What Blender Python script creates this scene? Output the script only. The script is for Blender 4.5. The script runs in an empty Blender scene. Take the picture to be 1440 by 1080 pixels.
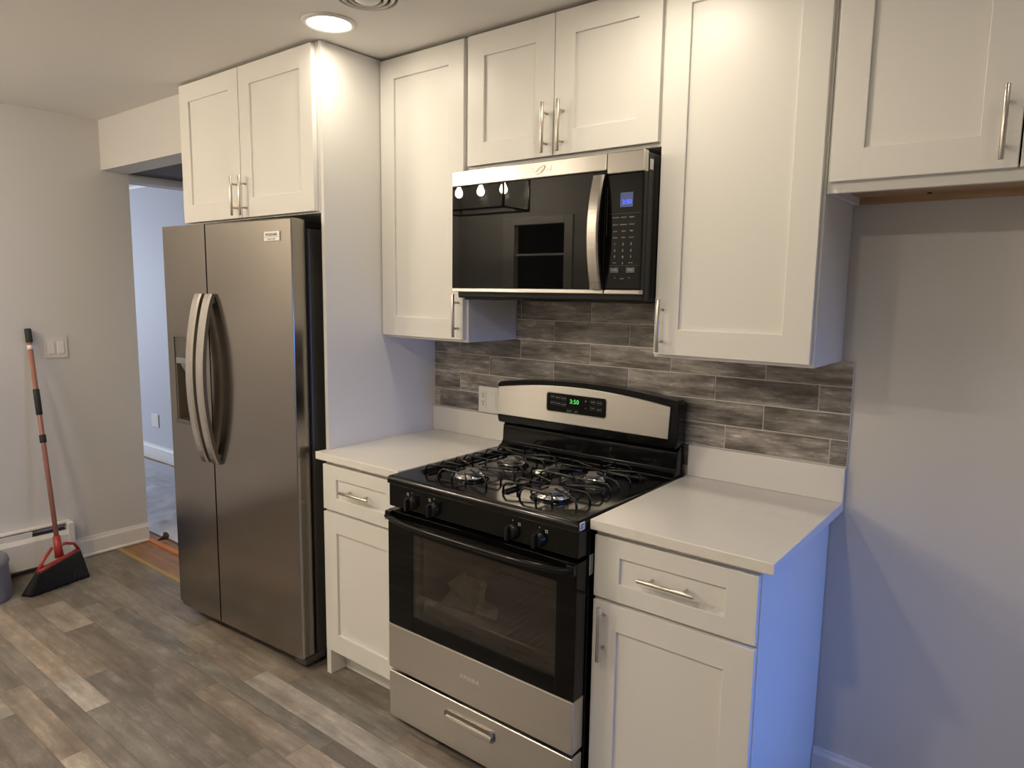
import bpy, bmesh, math, random
from mathutils import Vector, Matrix
random.seed(7)
S = bpy.context.scene
COL = S.collection

# ------------------------------------------------------------------ camera
cam_d = bpy.data.cameras.new('camera')
cam = bpy.data.objects.new('camera', cam_d); COL.objects.link(cam)
_r = Vector((0.784711, 0.619705, 0.013935)); _u = Vector((-0.091955, 0.094149, 0.991302)); _b = Vector((0.613003, -0.779167, 0.130864))
_m = Matrix((_r, _u, _b)).transposed().to_4x4(); _m.translation = Vector((1.75623, -2.27328, 1.53996))
cam.matrix_world = _m
cam_d.sensor_fit = 'HORIZONTAL'; cam_d.sensor_width = 36.0; cam_d.lens = 987.1 / 1440 * 36
cam_d.clip_start = 0.03
S.camera = cam

# ------------------------------------------------------------------ world, exposure
W = bpy.data.worlds.new('world'); S.world = W; W.use_nodes = True
W.node_tree.nodes['Background'].inputs[0].default_value = (0.20, 0.32, 0.62, 1)
W.node_tree.nodes['Background'].inputs[1].default_value = 0.25
S.view_settings.view_transform = 'Standard'; S.view_settings.look = 'None'
S.view_settings.gamma = 1.0; S.view_settings.use_curve_mapping = False
S.view_settings.exposure = 0.20

# ------------------------------------------------------------------ lights
WARM = (1.0, 0.87, 0.67)
BLUE = (0.045, 0.25, 1.0)
H = 2.4418
CANS = [(-0.318, -0.676, 2.0), (0.80, -0.66, 2.7), (1.95, -0.75, .2), (0.30, -2.42, 8.5), (1.05, -2.42, 8.0), (-0.95, -2.42, 10.0)]  # the last two are unseen fill lights added to soften the shading
def lamp(name, kind, loc, energy, color, rot=(0, 0, 0), **kw):
    d = bpy.data.lights.new(name, kind); d.energy = energy; d.color = color
    for k, v in kw.items(): setattr(d, k, v)
    o = bpy.data.objects.new(name, d); COL.objects.link(o); o.location = loc; o.rotation_euler = rot
    return o
for _i, (x, y, e) in enumerate(CANS):
    if e: lamp('can_lamp', 'AREA', (x, y, H - 0.018), e, WARM, shape='DISK', size=0.14)
# daylight falling through the patio door beyond the alcove wall, and the window of the far room
_pd = (Vector((1.23, -.80, .38)) - Vector((3.45, -0.52, 1.10))).to_track_quat('-Z', 'Z').to_euler()
lamp('patio_daylight', 'AREA', (3.45, -0.52, 1.10), 4.7, BLUE, _pd, shape="RECTANGLE", size=.45, size_y=1.0, spread=math.radians(66))
lamp('far_window_daylight', 'AREA', (-6.80, -1.2, 1.45), 62.0, (0.74, 0.84, 1.0), (0, math.radians(-90), math.radians(0)), shape='RECTANGLE', size=1.3, size_y=1.5)

# ------------------------------------------------------------------ materials
def mat(name, base=(.8, .8, .8), rough=.5, metal=0.0, spec=None, **kw):
    m = bpy.data.materials.new(name); m.use_nodes = True
    p = m.node_tree.nodes['Principled BSDF']
    p.inputs['Base Color'].default_value = (*base, 1); p.inputs['Roughness'].default_value = rough
    p.inputs['Metallic'].default_value = metal
    if spec is not None: p.inputs['Specular IOR Level'].default_value = spec
    for k, v in kw.items(): p.inputs[k.replace('_', ' ')].default_value = v
    return m
def nodes(m): return m.node_tree.nodes, m.node_tree.links, m.node_tree.nodes['Principled BSDF']
def mapped_noise(m, scale, nscale=1.0, detail=4, rough=.55, coord='Object'):
    N, L, P = nodes(m)
    tc = N.new('ShaderNodeTexCoord'); mp = N.new('ShaderNodeMapping'); mp.inputs['Scale'].default_value = scale
    no = N.new('ShaderNodeTexNoise'); no.inputs['Scale'].default_value = nscale; no.inputs['Detail'].default_value = detail; no.inputs['Roughness'].default_value = rough
    L.new(tc.outputs[coord], mp.inputs['Vector']); L.new(mp.outputs['Vector'], no.inputs['Vector'])
    return no
def ramp(m, src, stops):
    N, L, P = nodes(m); r = N.new('ShaderNodeValToRGB')
    e = r.color_ramp.elements
    while len(e) < len(stops): e.new(.5)
    for i, (pos, c) in enumerate(stops): e[i].position = pos; e[i].color = (*c, 1) if len(c) == 3 else c
    L.new(src, r.inputs['Fac']); return r.outputs['Color']
def bump(m, src, strength, dist):
    N, L, P = nodes(m); b = N.new('ShaderNodeBump'); b.inputs['Strength'].default_value = strength; b.inputs['Distance'].default_value = dist
    L.new(src, b.inputs['Height']); L.new(b.outputs['Normal'], P.inputs['Normal'])
def mul(m, a, b, fac=1.0, mode='MULTIPLY'):
    N, L, P = nodes(m); x = N.new('ShaderNodeMix'); x.data_type = 'RGBA'; x.blend_type = mode; x.inputs['Factor'].default_value = fac
    L.new(a, x.inputs['A']); L.new(b, x.inputs['B']); return x.outputs['Result']

M = {}
M['cab'] = mat('cabinet_white_paint', (.80, .785, .755), .38)
n = mapped_noise(M['cab'], (60, 60, 4), 1.0, 2); bump(M['cab'], n.outputs['Fac'], .04, .001)
M['wall'] = mat('wall_paint', (.64, .625, .605), .62)
n = mapped_noise(M['wall'], (1, 1, 1), 140, 3); bump(M['wall'], n.outputs['Fac'], .12, .002)
M['ceil'] = mat('ceiling_paint', (.84, .82, .79), .75)
n = mapped_noise(M['ceil'], (1, 1, 1), 90, 3); bump(M['ceil'], n.outputs['Fac'], .08, .002)
M['trim'] = mat('trim_white', (.78, .76, .73), .4)
M['farwall'] = mat('far_wall_paint', (.55, .56, .60), .6)
M['darkwood'] = mat('hall_ceiling_shade', (.035, .028, .022), .6)  # unlit hall ceiling, its shade put into the colour
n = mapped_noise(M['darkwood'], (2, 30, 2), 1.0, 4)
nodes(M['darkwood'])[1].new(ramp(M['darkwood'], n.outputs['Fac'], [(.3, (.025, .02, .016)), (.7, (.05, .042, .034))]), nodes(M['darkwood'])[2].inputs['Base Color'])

def steel(name, lo, hi, rough, aniso=.6):
    m = mat(name, lo, rough, 1.0)
    N, L, P = nodes(m)
    n = mapped_noise(m, (1.2, 1.2, 900), 1.0, 2)
    L.new(ramp(m, n.outputs['Fac'], [(.3, lo), (.7, hi)]), P.inputs['Base Color'])
    P.inputs['Anisotropic'].default_value = aniso; P.inputs['Anisotropic Rotation'].default_value = .25
    t = N.new('ShaderNodeTangent'); t.direction_type = 'RADIAL'; t.axis = 'Z'
    L.new(t.outputs['Tangent'], P.inputs['Tangent'])
    return m
M['steel'] = steel('brushed_steel', (.55, .525, .49), (.60, .575, .54), .32, .8)
M['fridge'] = steel('dark_brushed_steel', (.300, .274, .243), (.318, .291, .259), .18, .35)
M['fridgeside'] = mat('dark_grey_enamel', (.075, .07, .064), .35)
M['hsteel'] = steel('handle_steel', (.56, .53, .49), (.64, .60, .56), .26, .3)
M['nickel'] = mat('brushed_nickel', (.66, .61, .54), .28, 1.0)
M['chrome'] = mat('polished_aluminium', (.78, .77, .76), .16, 1.0)
M['black'] = mat('black_enamel', (.005, .005, .005), .11, spec=.26)
M['blacktop'] = mat('black_cooktop_enamel', (.005, .005, .005), .12, spec=.34)
M['blackglass'] = mat('black_glass', (.003, .003, .003), .015, spec=.22)
M['blackpl'] = mat('black_plastic', (.009, .009, .009), .28, spec=.3)
M['iron'] = mat('black_grate_iron', (.008, .008, .008), .22)
M['gasket'] = mat('dark_rubber', (.012, .011, .010), .6)
M['cap'] = mat('burner_cap_grey', (.17, .155, .14), .34)
M['white'] = mat('white_plastic', (.80, .78, .74), .3)
M['switch'] = mat('almond_white_plastic', (.72, .68, .62), .3)
M['slot'] = mat('slot_dark', (.03, .028, .025), .5)
M['grey'] = mat('grey_plastic', (.20, .21, .225), .4)
M['print'] = mat('print_grey', (.42, .42, .42), .5)
M['printdim'] = mat('print_dim', (.10, .10, .10), .5)
M['ink'] = mat('ink_dark', (.06, .055, .05), .5)
M['label'] = mat('paper_label', (.80, .80, .80), .5)
M['badge'] = mat('badge_silver', (.82, .81, .78), .3, .3)
M['disp'] = mat('dispenser_grey', (.10, .093, .083), .35, .3)
M['dispin'] = mat('dispenser_cavity', (.13, .105, .075), .5)
M['heater'] = mat('heater_enamel', (.70, .67, .63), .4)
M['coral'] = mat('coral_broom_pole', (.34, .145, .105), .4)
M['red'] = mat('red_broom_plastic', (.36, .035, .028), .35)
M['foam'] = mat('black_foam_grip', (.02, .021, .02), .7)
M['bristle'] = mat('black_bristle', (.012, .011, .010), .65)
n = mapped_noise(M['bristle'], (160, 160, 6), 1.0, 3); bump(M['bristle'], n.outputs['Fac'], .9, .006)
M['rawwood'] = mat('raw_plywood', (.55, .36, .20), .6)
n = mapped_noise(M['rawwood'], (3, 40, 40), 1.0, 4)
nodes(M['rawwood'])[1].new(ramp(M['rawwood'], n.outputs['Fac'], [(.3, (.42, .26, .14)), (.7, (.60, .42, .25))]), nodes(M['rawwood'])[2].inputs['Base Color'])
M['oldwood'] = mat('old_oak_floor', (.30, .16, .08), .5)
n = mapped_noise(M['oldwood'], (4, 40, 4), 1.0, 4)
nodes(M['oldwood'])[1].new(ramp(M['oldwood'], n.outputs['Fac'], [(.3, (.22, .105, .045)), (.7, (.36, .20, .095))]), nodes(M['oldwood'])[2].inputs['Base Color'])
M['orange'] = mat('orange_transition_strip', (.62, .20, .045), .45)
M['yellow'] = mat('yellow_wood_edge', (.40, .27, .09), .5)
M['cloth'] = mat('drop_cloth', (.46, .46, .50), .7)
M['scrap'] = mat('dark_paper_scrap', (.10, .075, .05), .7)
M['toekick'] = M['cab']
def thin_glass(name, tint, ior=1.5):
    m = bpy.data.materials.new(name); m.use_nodes = True; N, L = m.node_tree.nodes, m.node_tree.links; N.clear()
    o = N.new('ShaderNodeOutputMaterial'); mx = N.new('ShaderNodeMixShader'); fr = N.new('ShaderNodeFresnel'); ge = N.new('ShaderNodeNewGeometry'); ma = N.new('ShaderNodeMath'); ma.operation = 'MULTIPLY_ADD'
    ma.inputs[1].default_value = 1 / ior - ior; ma.inputs[2].default_value = ior      # a thin pane reflects alike from both faces
    L.new(ge.outputs['Backfacing'], ma.inputs[0]); L.new(ma.outputs[0], fr.inputs['IOR'])
    tr = N.new('ShaderNodeBsdfTransparent'); tr.inputs['Color'].default_value = (*tint, 1); gl = N.new('ShaderNodeBsdfGlossy'); gl.inputs['Roughness'].default_value = .01
    L.new(fr.outputs[0], mx.inputs[0]); L.new(tr.outputs[0], mx.inputs[1]); L.new(gl.outputs[0], mx.inputs[2]); L.new(mx.outputs[0], o.inputs['Surface']); return m
M['clear'] = thin_glass('clear_glass', (.97, .97, .97))
M['ovenglass'] = thin_glass('tinted_oven_glass', (.58, .55, .51), 1.8)
M['bagfilm'] = mat('plastic_film', (.70, .69, .66), .12, Alpha=.55)
M['ovenin'] = mat('oven_enamel', (.13, .105, .085), .4)
M['night'] = mat('night_pane', (.002, .003, .006), .02)
def emit(name, col, st):
    m = mat(name, (0, 0, 0), .5); P = nodes(m)[2]
    P.inputs['Emission Color'].default_value = (*col, 1); P.inputs['Emission Strength'].default_value = st; return m
M['led'] = emit('led_lens', (1.0, .93, .80), 9.0)
M['bulb'] = emit('bulb_glow', (1.0, .85, .65), 500.0)
M['green'] = emit('green_digits', (.10, .85, .16), .9)
M['bluedig'] = emit('blue_digits', (.03, .08, 1.0), 2.6)
M['bluelcd'] = emit('blue_backlight', (.045, .06, .13), 1.0)
M['sky'] = emit('dusk_sky_pane', (.42, .60, 1.0), .4)

# quartz
M['quartz'] = mat('quartz', (.80, .77, .72), .22)
n = mapped_noise(M['quartz'], (1, 1, 1), 3.0, 6, .6)
nodes(M['quartz'])[1].new(ramp(M['quartz'], n.outputs['Fac'], [(.32, (.74, .71, .66)), (.42, (.81, .78, .735)), (.7, (.82, .79, .745))]), nodes(M['quartz'])[2].inputs['Base Color'])

# plank floor: per-plank tone attribute x grain
def plank_mat(name, stretch, lo, mid, hi, rough, cloud, bumpst, fleck, spread=.16, fleck_amt=.0):
    m = mat(name, mid, rough); N, L, P = nodes(m)
    at = N.new('ShaderNodeAttribute'); at.attribute_name = 'tone'
    off = N.new('ShaderNodeAttribute'); off.attribute_name = 'shift'
    tc = N.new('ShaderNodeTexCoord'); add = N.new('ShaderNodeVectorMath'); add.operation = 'ADD'
    L.new(tc.outputs['Object'], add.inputs[0]); L.new(off.outputs['Color'], add.inputs[1])
    def nz(scale, detail, rg):
        mp = N.new('ShaderNodeMapping'); mp.inputs['Scale'].default_value = scale
        no = N.new('ShaderNodeTexNoise'); no.inputs['Scale'].default_value = 1; no.inputs['Detail'].default_value = detail; no.inputs['Roughness'].default_value = rg
        L.new(add.outputs['Vector'], mp.inputs['Vector']); L.new(mp.outputs['Vector'], no.inputs['Vector']); return no.outputs['Fac']
    g = nz(stretch, 6, .65); c = nz(cloud, 3, .5)
    mx = N.new('ShaderNodeMath'); mx.operation = 'MULTIPLY_ADD'; mx.inputs[1].default_value = .55
    L.new(g, mx.inputs[0]); m2 = N.new('ShaderNodeMath'); m2.operation = 'MULTIPLY'; m2.inputs[1].default_value = .45
    L.new(c, m2.inputs[0]); L.new(m2.outputs[0], mx.inputs[2])
    col = ramp(m, mx.outputs[0], [(.5 - spread, lo), (.5, mid), (.5 + spread, hi)])
    col = mul(m, col, at.outputs['Color'])
    fl = nz(fleck, 5, .7)
    k_ = 1 + fleck_amt; fcol = ramp(m, fl, [(.38, (1 - fleck_amt * .5,) * 3), (.46, (1, 1, 1)), (.55, (1, 1, 1)), (.62, (k_, k_, k_))])
    col = mul(m, col, fcol)
    L.new(col, P.inputs['Base Color'])
    bump(m, g, bumpst, .002)
    return m
M['floor'] = plank_mat('vinyl_plank', (2.2, 26, 8), (.265, .222, .178), (.39, .335, .28), (.52, .46, .395), .42, (5, 9, 3), .06, (9, 26, 8), .14, .26)
M['tile'] = plank_mat('wood_look_tile', (4.5, 30, 46), (.23, .20, .172), (.47, .425, .38), (.74, .69, .63), .38, (7, 5, 16), .12, (14, 40, 90), .10, .62)
M['grout'] = mat('grout', (.72, .68, .63), .8)

# ------------------------------------------------------------------ mesh helpers
class MB:
    def __init__(s): s.bm = bmesh.new()
    def _merge(s, t, smooth=False):
        me = bpy.data.meshes.new('t'); 
        for f in t.faces: f.smooth = smooth
        t.to_mesh(me); t.free(); s.bm.from_mesh(me); bpy.data.meshes.remove(me); return s
    def box(s, x0, x1, y0, y1, z0, z1, bev=0.0, seg=2, mtx=None):
        t = bmesh.new(); bmesh.ops.create_cube(t, size=1)
        bmesh.ops.scale(t, vec=(x1 - x0, y1 - y0, z1 - z0), verts=t.verts)
        bmesh.ops.translate(t, vec=((x0 + x1) / 2, (y0 + y1) / 2, (z0 + z1) / 2), verts=t.verts)
        if bev: bmesh.ops.bevel(t, geom=t.edges[:], offset=bev, segments=seg, profile=.5, affect='EDGES')
        if mtx is not None: bmesh.ops.transform(t, matrix=mtx, verts=t.verts)
        return s._merge(t)
    def tube(s, pts, r, seg=10, closed=False, cap=True):
        t = bmesh.new(); pts = [Vector(p) for p in pts]; n = len(pts); rings = []
        rr = r if isinstance(r, (list, tuple)) else [r] * n
        prev = None
        for i, p in enumerate(pts):
            if closed: d = pts[(i + 1) % n] - pts[i - 1]
            else: d = pts[min(i + 1, n - 1)] - pts[max(i - 1, 0)]
            d.normalize()
            a = prev if prev is not None else (Vector((0, 0, 1)) if abs(d.z) < .9 else Vector((1, 0, 0)))
            a = (a - d * a.dot(d))
            if a.length < 1e-4: a = d.orthogonal()
            a.normalize(); prev = a; b = d.cross(a)
            rings.append([t.verts.new(p + (a * math.cos(2 * math.pi * k / seg) + b * math.sin(2 * math.pi * k / seg)) * rr[i]) for k in range(seg)])
        m = n if closed else n - 1
        for i in range(m):
            A, B = rings[i], rings[(i + 1) % n]
            for k in range(seg): t.faces.new((A[k], A[(k + 1) % seg], B[(k + 1) % seg], B[k]))
        if cap and not closed:
            t.faces.new(rings[0][::-1]); t.faces.new(rings[-1])
        bmesh.ops.recalc_face_normals(t, faces=t.faces)
        return s._merge(t, True)
    def lathe(s, prof, c, axis='Z', seg=40, smooth=True, cap=False):
        t = bmesh.new(); rings = []
        for (r, h) in prof:
            if r < 1e-6: rings.append([t.verts.new((0, 0, h))]); continue
            rings.append([t.verts.new((r * math.cos(2 * math.pi * k / seg), r * math.sin(2 * math.pi * k / seg), h)) for k in range(seg)])
        for A, B in zip(rings, rings[1:]):
            for k in range(seg):
                k2 = (k + 1) % seg
                q = []
                for v in ((A[k % len(A)]), (A[k2 % len(A)]), (B[k2 % len(B)]), (B[k % len(B)])):
                    if v not in q: q.append(v)
                if len(q) > 2: t.faces.new(q)
        bmesh.ops.recalc_face_normals(t, faces=t.faces)
        if axis == 'Y': bmesh.ops.rotate(t, matrix=Matrix.Rotation(math.radians(90), 3, 'X'), verts=t.verts)   # +h -> -y
        if axis == 'X': bmesh.ops.rotate(t, matrix=Matrix.Rotation(math.radians(90), 3, 'Y'), verts=t.verts)
        bmesh.ops.translate(t, vec=c, verts=t.verts)
        return s._merge(t, smooth)
    def prism(s, poly, plane, a, b, bev=0.0, seg=2, smooth=False):
        """poly in two axes of plane ('XZ','XY','YZ'), extruded from a to b along the third."""
        t = bmesh.new()
        def P(u, v, w):
            return {'XZ': (u, w, v), 'XY': (u, v, w), 'YZ': (w, u, v)}[plane]
        A = [t.verts.new(P(u, v, a)) for u, v in poly]; B = [t.verts.new(P(u, v, b)) for u, v in poly]
        n = len(poly)
        t.faces.new(A); t.faces.new(B[::-1])
        for i in range(n): t.faces.new((A[i], B[i], B[(i + 1) % n], A[(i + 1) % n]))
        bmesh.ops.recalc_face_normals(t, faces=t.faces)
        if bev:
            es = [e for e in t.edges if e.calc_face_angle(0) > .5]
            bmesh.ops.bevel(t, geom=es, offset=bev, segments=seg, profile=.5, affect='EDGES')
        return s._merge(t, smooth)
    def grid(s, f, nu, nv, smooth=True):
        t = bmesh.new(); V = [[t.verts.new(f(i / nu, j / nv)) for j in range(nv + 1)] for i in range(nu + 1)]
        for i in range(nu):
            for j in range(nv): t.faces.new((V[i][j], V[i + 1][j], V[i + 1][j + 1], V[i][j + 1]))
        return s._merge(t, smooth)

ORG = {}
def obj(name, mb, m, parent=None, local=False, shift=None):
    me = bpy.data.meshes.new(name)
    off = Vector((0, 0, 0))
    if parent is not None and not local: off = ORG[parent]
    if off.length: bmesh.ops.translate(mb.bm, vec=-off, verts=mb.bm.verts)
    mb.bm.to_mesh(me); mb.bm.free()
    me.materials.append(m if not isinstance(m, str) else M[m])
    o = bpy.data.objects.new(name, me); COL.objects.link(o)
    if parent is not None: o.parent = parent; ORG[o] = ORG[parent]
    else: ORG[o] = Vector((0, 0, 0))
    return o
def thing(name, label, cat, loc, rz=0.0, group=None):
    o = bpy.data.objects.new(name, None); COL.objects.link(o); o.location = loc; o.rotation_euler = (0, 0, rz)
    o.empty_display_size = .05
    o['label'] = label; o['category'] = cat
    if group: o['group'] = group
    ORG[o] = Vector(loc); return o
def tag(o, label, cat, group=None):
    o['label'] = label; o['category'] = cat
    if group: o['group'] = group
    return o
def struct(name, mb, m):
    o = obj(name, mb, m); o['kind'] = 'structure'; return o
def B(*a, **k): return MB().box(*a, **k)
def text(name, s, loc, size, m, parent, rot=(90, 0, 0), depth=.0006, align='CENTER', space=1.0, shear=0.0, local=False):
    c = bpy.data.curves.new('t', 'FONT'); c.body = s; c.size = size; c.extrude = depth; c.align_x = align; c.align_y = 'CENTER'
    c.space_character = space; c.shear = shear; c.resolution_u = 3
    t = bpy.data.objects.new('t', c); COL.objects.link(t)
    me = bpy.data.meshes.new_from_object(t.evaluated_get(bpy.context.evaluated_depsgraph_get()))
    bpy.data.objects.remove(t); bpy.data.curves.remove(c)
    mb = MB(); mb.bm.from_mesh(me); bpy.data.meshes.remove(me)
    R = Matrix.LocRotScale(Vector(loc), Matrix.Rotation(math.radians(rot[2]), 3, 'Z').to_quaternion() @ Matrix.Rotation(math.radians(rot[0]), 3, 'X').to_quaternion(), None)
    bmesh.ops.transform(mb.bm, matrix=R, verts=mb.bm.verts)
    return obj(name, mb, m, parent, local)
def texts(name, items, size, m, parent):
    """many small marks joined as one printed part; items = (string, x, y, z)"""
    mb = MB()
    for it in items:
        s, x, y, z = it[:4]; sz = it[4] if len(it) > 4 else size
        c = bpy.data.curves.new('t', 'FONT'); c.body = s; c.size = sz; c.extrude = .0003; c.align_x = 'CENTER'; c.align_y = 'CENTER'; c.resolution_u = 1
        t = bpy.data.objects.new('t', c); COL.objects.link(t)
        me = bpy.data.meshes.new_from_object(t.evaluated_get(bpy.context.evaluated_depsgraph_get()))
        bpy.data.objects.remove(t); bpy.data.curves.remove(c)
        me.transform(Matrix.Translation((x, y, z)) @ Matrix.Rotation(math.radians(90), 4, 'X'))
        mb.bm.from_mesh(me); bpy.data.meshes.remove(me)
    return obj(name, mb, m, parent)

# ------------------------------------------------------------------ room shell
XL, XR_, YB, YF = -2.54, 3.55, 0.0, -3.20
# kitchen floor of planks (own tone per plank)
def plank_floor():
    bm = bmesh.new(); tone = bm.loops.layers.color.new('tone'); sh = bm.loops.layers.color.new('shift')
    edges = [0.06, -.13, -.22, -.32, -.41, -.50, -.56, -.69, -.78, -.885, -.95, -1.05, -1.175, -1.27, -1.357, -1.43, -1.52]
    while edges[-1] > YF: edges.append(edges[-1] - .095)
    light = {(-.78, -.885): [(-.665, .35, 1.24)], (-.95, -1.05): [(-.146, .8, 1.22)], (-1.05, -1.175): [(-2.0, -1.634, 1.14)],
             (-1.27, -1.357): [(-2.15, -1.227, 1.16), (-1.227, -.917, 1.28)], (-1.43, -1.52): [(-.695, -.10, 1.24)], (-1.52, -1.615): [(-2.0, -1.1, 1.12)]}
    rnd = random.Random(5)
    for a, b in zip(edges, edges[1:]):
        fixed = light.get((a, b), [])
        x = XL - rnd.random() * .6; segs = []
        cuts = []
        while x < XR_:
            n = x + rnd.uniform(.55, 1.15); cuts.append((max(x, XL), min(n, XR_), rnd.uniform(.88, 1.05))); x = n
        for (p, q, t) in fixed:
            new = []
            for (c0, c1, ct) in cuts:
                if c1 <= p or c0 >= q: new.append((c0, c1, ct)); continue
                if c0 < p: new.append((c0, p, ct))
                if c1 > q: new.append((q, c1, ct))
            new.append((p, q, t)); cuts = sorted(new)
        for (c0, c1, t) in cuts:
            if c1 - c0 < .01: continue
            y0, y1 = b, a
            g = .0006
            if y1 > -.555 and c0 < -1.5:      # the opening has its own threshold there
                if c1 <= -1.5: continue
                c0 = -1.5
            vs = [bm.verts.new(v) for v in ((c0 + g, y0 + g, 0), (c1 - g, y0 + g, 0), (c1 - g, y1 - g, 0), (c0 + g, y1 - g, 0))]
            f = bm.faces.new(vs)
            s = (rnd.random(), rnd.random(), rnd.random(), 1); k = rnd.uniform(.97, 1.03)
            for l in f.loops: l[tone] = (t * k / 1.6, t / 1.6, t / k / 1.6, 1); l[sh] = s
    mb = MB(); mb.bm.free(); mb.bm = bm
    return mb
def scaled_tone(m, k):
    # tone attribute is stored divided by 1.6 so it stays under 1
    N, L, P = nodes(m)
    for nd in N:
        if nd.type == 'ATTRIBUTE' and nd.attribute_name in ('tone', 'shift'):
            vm = N.new('ShaderNodeVectorMath'); vm.operation = 'SCALE'; vm.inputs['Scale'].default_value = k if nd.attribute_name == 'tone' else 23.0
            outs = [l.to_socket for l in nd.outputs['Color'].links]
            for l in list(nd.outputs['Color'].links): L.remove(l)
            L.new(nd.outputs['Color'], vm.inputs[0])
            for sk in outs: L.new(vm.outputs['Vector'], sk)
scaled_tone(M['floor'], 1.6); scaled_tone(M['tile'], 1.6)
fl = plank_floor()
fl.box(XL - .2, XR_ + .1, YF - .1, -.56, -.06, -.001); fl.box(-1.5, XR_ + .1, -.56, .1, -.06, -.001)
# the slab below the planks takes a mid tone too
_t = fl.bm.loops.layers.color['tone']; _s = fl.bm.loops.layers.color['shift']
for f in fl.bm.faces:
    if f.calc_center_median().z < -.0005:
        for l in f.loops: l[_t] = (.4, .4, .4, 1)
struct('floor', fl, 'floor')
struct('ceiling', B(XL - .15, XR_ + .1, YF - .1, -.391, H, H + .08).box(-1.62, XR_ + .1, -.391, .12, H, H + .08), 'ceil')
struct('wall_back', B(-1.478, XR_, 0, .10, 0, H), 'wall')
struct('wall_left', B(XL - .12, XL, YF, -.391, 0, H), 'wall')
struct('wall_front', B(XL, -2.03, YF - .1, YF, 0, H).box(-1.33, XR_, YF - .1, YF, 0, H).box(-2.03, -1.33, YF - .1, YF, 0, 1.10).box(-2.03, -1.33, YF - .1, YF, 2.14, H), 'wall')
struct('wall_right', B(XR_, XR_ + .1, YF, -.96, 0, H).box(XR_, XR_ + .1, -.14, 0, 0, H).box(XR_, XR_ + .1, -.96, -.14, 2.1, H), 'wall')
struct('trim_1', B(XL, -1.478, -.537, -.391, 2.174, H), 'wall')          # header over the opening
struct('trim_6', B(-1.497, -1.479, -.56, 0, 0, H), 'wall')
# baseboards
def baseboard(mbx, p0, p1, n, h=.10, t=.014):
    """p0->p1 along floor, n = outward normal (2D)"""
    d = Vector((p1[0] - p0[0], p1[1] - p0[1], 0)); L_ = d.length; d.normalize()
    prof = [(0, 0), (t, 0), (t, h * .80), (t * .65, h * .90), (t * .5, h), (0, h)]
    bm = bmesh.new(); A = []; Bv = []
    for (o, z) in prof:
        A.append(bm.verts.new((p0[0] + n[0] * o, p0[1] + n[1] * o, z))); Bv.append(bm.verts.new((p1[0] + n[0] * o, p1[1] + n[1] * o, z)))
    bm.faces.new(A); bm.faces.new(Bv[::-1])
    for i in range(len(prof)): j = (i + 1) % len(prof); bm.faces.new((A[i], Bv[i], Bv[j], A[j]))
    bmesh.ops.recalc_face_normals(bm, faces=bm.faces)
    return mbx._merge(bm)
bb = MB(); baseboard(bb, (XL, -.805), (XL, -.391), (1, 0), .112); bb.box(XL, XL + .026, -.80, -.395, 0, .016, .006)
struct('baseboard_left', bb, 'trim')
bb = MB(); baseboard(bb, (1.235, 0), (XR_, 0), (0, -1), .093); struct('baseboard_back', bb, 'trim')
# windows: patio door at the right end, night window in the front wall
w = B(XR_ + .01, XR_ + .07, -.96, -.90, 0, 2.1).box(XR_ + .01, XR_ + .07, -.20, -.14, 0, 2.1).box(XR_ + .01, XR_ + .07, -.90, -.20, 2.04, 2.1).box(XR_ + .01, XR_ + .07, -.90, -.20, 0, .10)
d1 = struct('door_1', w, 'trim'); obj('door_pane', B(XR_ + .03, XR_ + .045, -.90, -.20, .10, 2.04), 'sky', d1)
w = MB()
for a in ((-2.03, -1.91, 1.10, 2.14), (-1.41, -1.33, 1.10, 2.14), (-1.91, -1.41, 2.08, 2.14), (-1.91, -1.41, 1.10, 1.18)): w.box(a[0], a[1], YF - .06, YF + .015, a[2], a[3], .004)
w.box(-1.91, -1.41, YF - .04, YF - .01, 1.832, 1.848)
w1 = struct('window_1', w, 'trim'); obj('window_pane', B(-1.91, -1.41, YF - .055, YF - .045, 1.18, 2.08), 'night', w1)
# the hall and the room beyond the opening
struct('floor_north', B(-2.66, -1.497, -.40, .62, -.06, -.004).box(-7.1, -2.66, YF, .62, -.06, -.004), 'oldwood')
struct('wall_far', B(-7.1, -1.30, .60, .70, 0, 2.62), 'farwall')
bb = MB(); baseboard(bb, (-7.0, .60), (-1.5, .60), (0, -1), .135, .018); struct('baseboard_far', bb, 'trim')
struct('wall_north', B(-1.62, -1.50, .0, .60, 0, 2.62).box(-1.497, -1.479, 0, .1, 0, H), 'farwall')
struct('wall_west', B(-7.1, -7.0, YF, -2.0, 0, 2.62).box(-7.1, -7.0, -.45, .60, 0, 2.62).box(-7.1, -7.0, -2.0, -.45, 0, .75).box(-7.1, -7.0, -2.0, -.45, 2.15, 2.62), 'farwall')
struct('wall_south', B(-7.1, XL - .12, YF - .1, YF, 0, 2.62), 'farwall')
struct('ceiling_far', B(-7.1, XL - .12, YF, .60, 2.445, 2.52), 'ceil')
struct('ceiling_north', B(XL, -1.50, -.391, .60, 2.173, 2.25), 'darkwood')  # dark colour stands in for the unlit space overhead
struct('trim_2', B(XL - .12, XL, -.391, .60, 2.133, 2.445), 'farwall')                       # beam between the hall and the far room
cr = MB().prism([(.60, 2.372), (.585, 2.372), (.575, 2.39), (.545, 2.41), (.52, 2.432), (.515, 2.445), (.60, 2.445)], 'YZ', -7.0, XL - .12)
struct('trim_3', cr, 'trim')
w = B(-7.06, -6.99, -2.0, -1.93, .75, 2.15).box(-7.06, -6.99, -.52, -.45, .75, 2.15).box(-7.06, -6.99, -1.93, -.52, 2.08, 2.15).box(-7.06, -6.99, -1.93, -.52, .75, .82)
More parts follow.
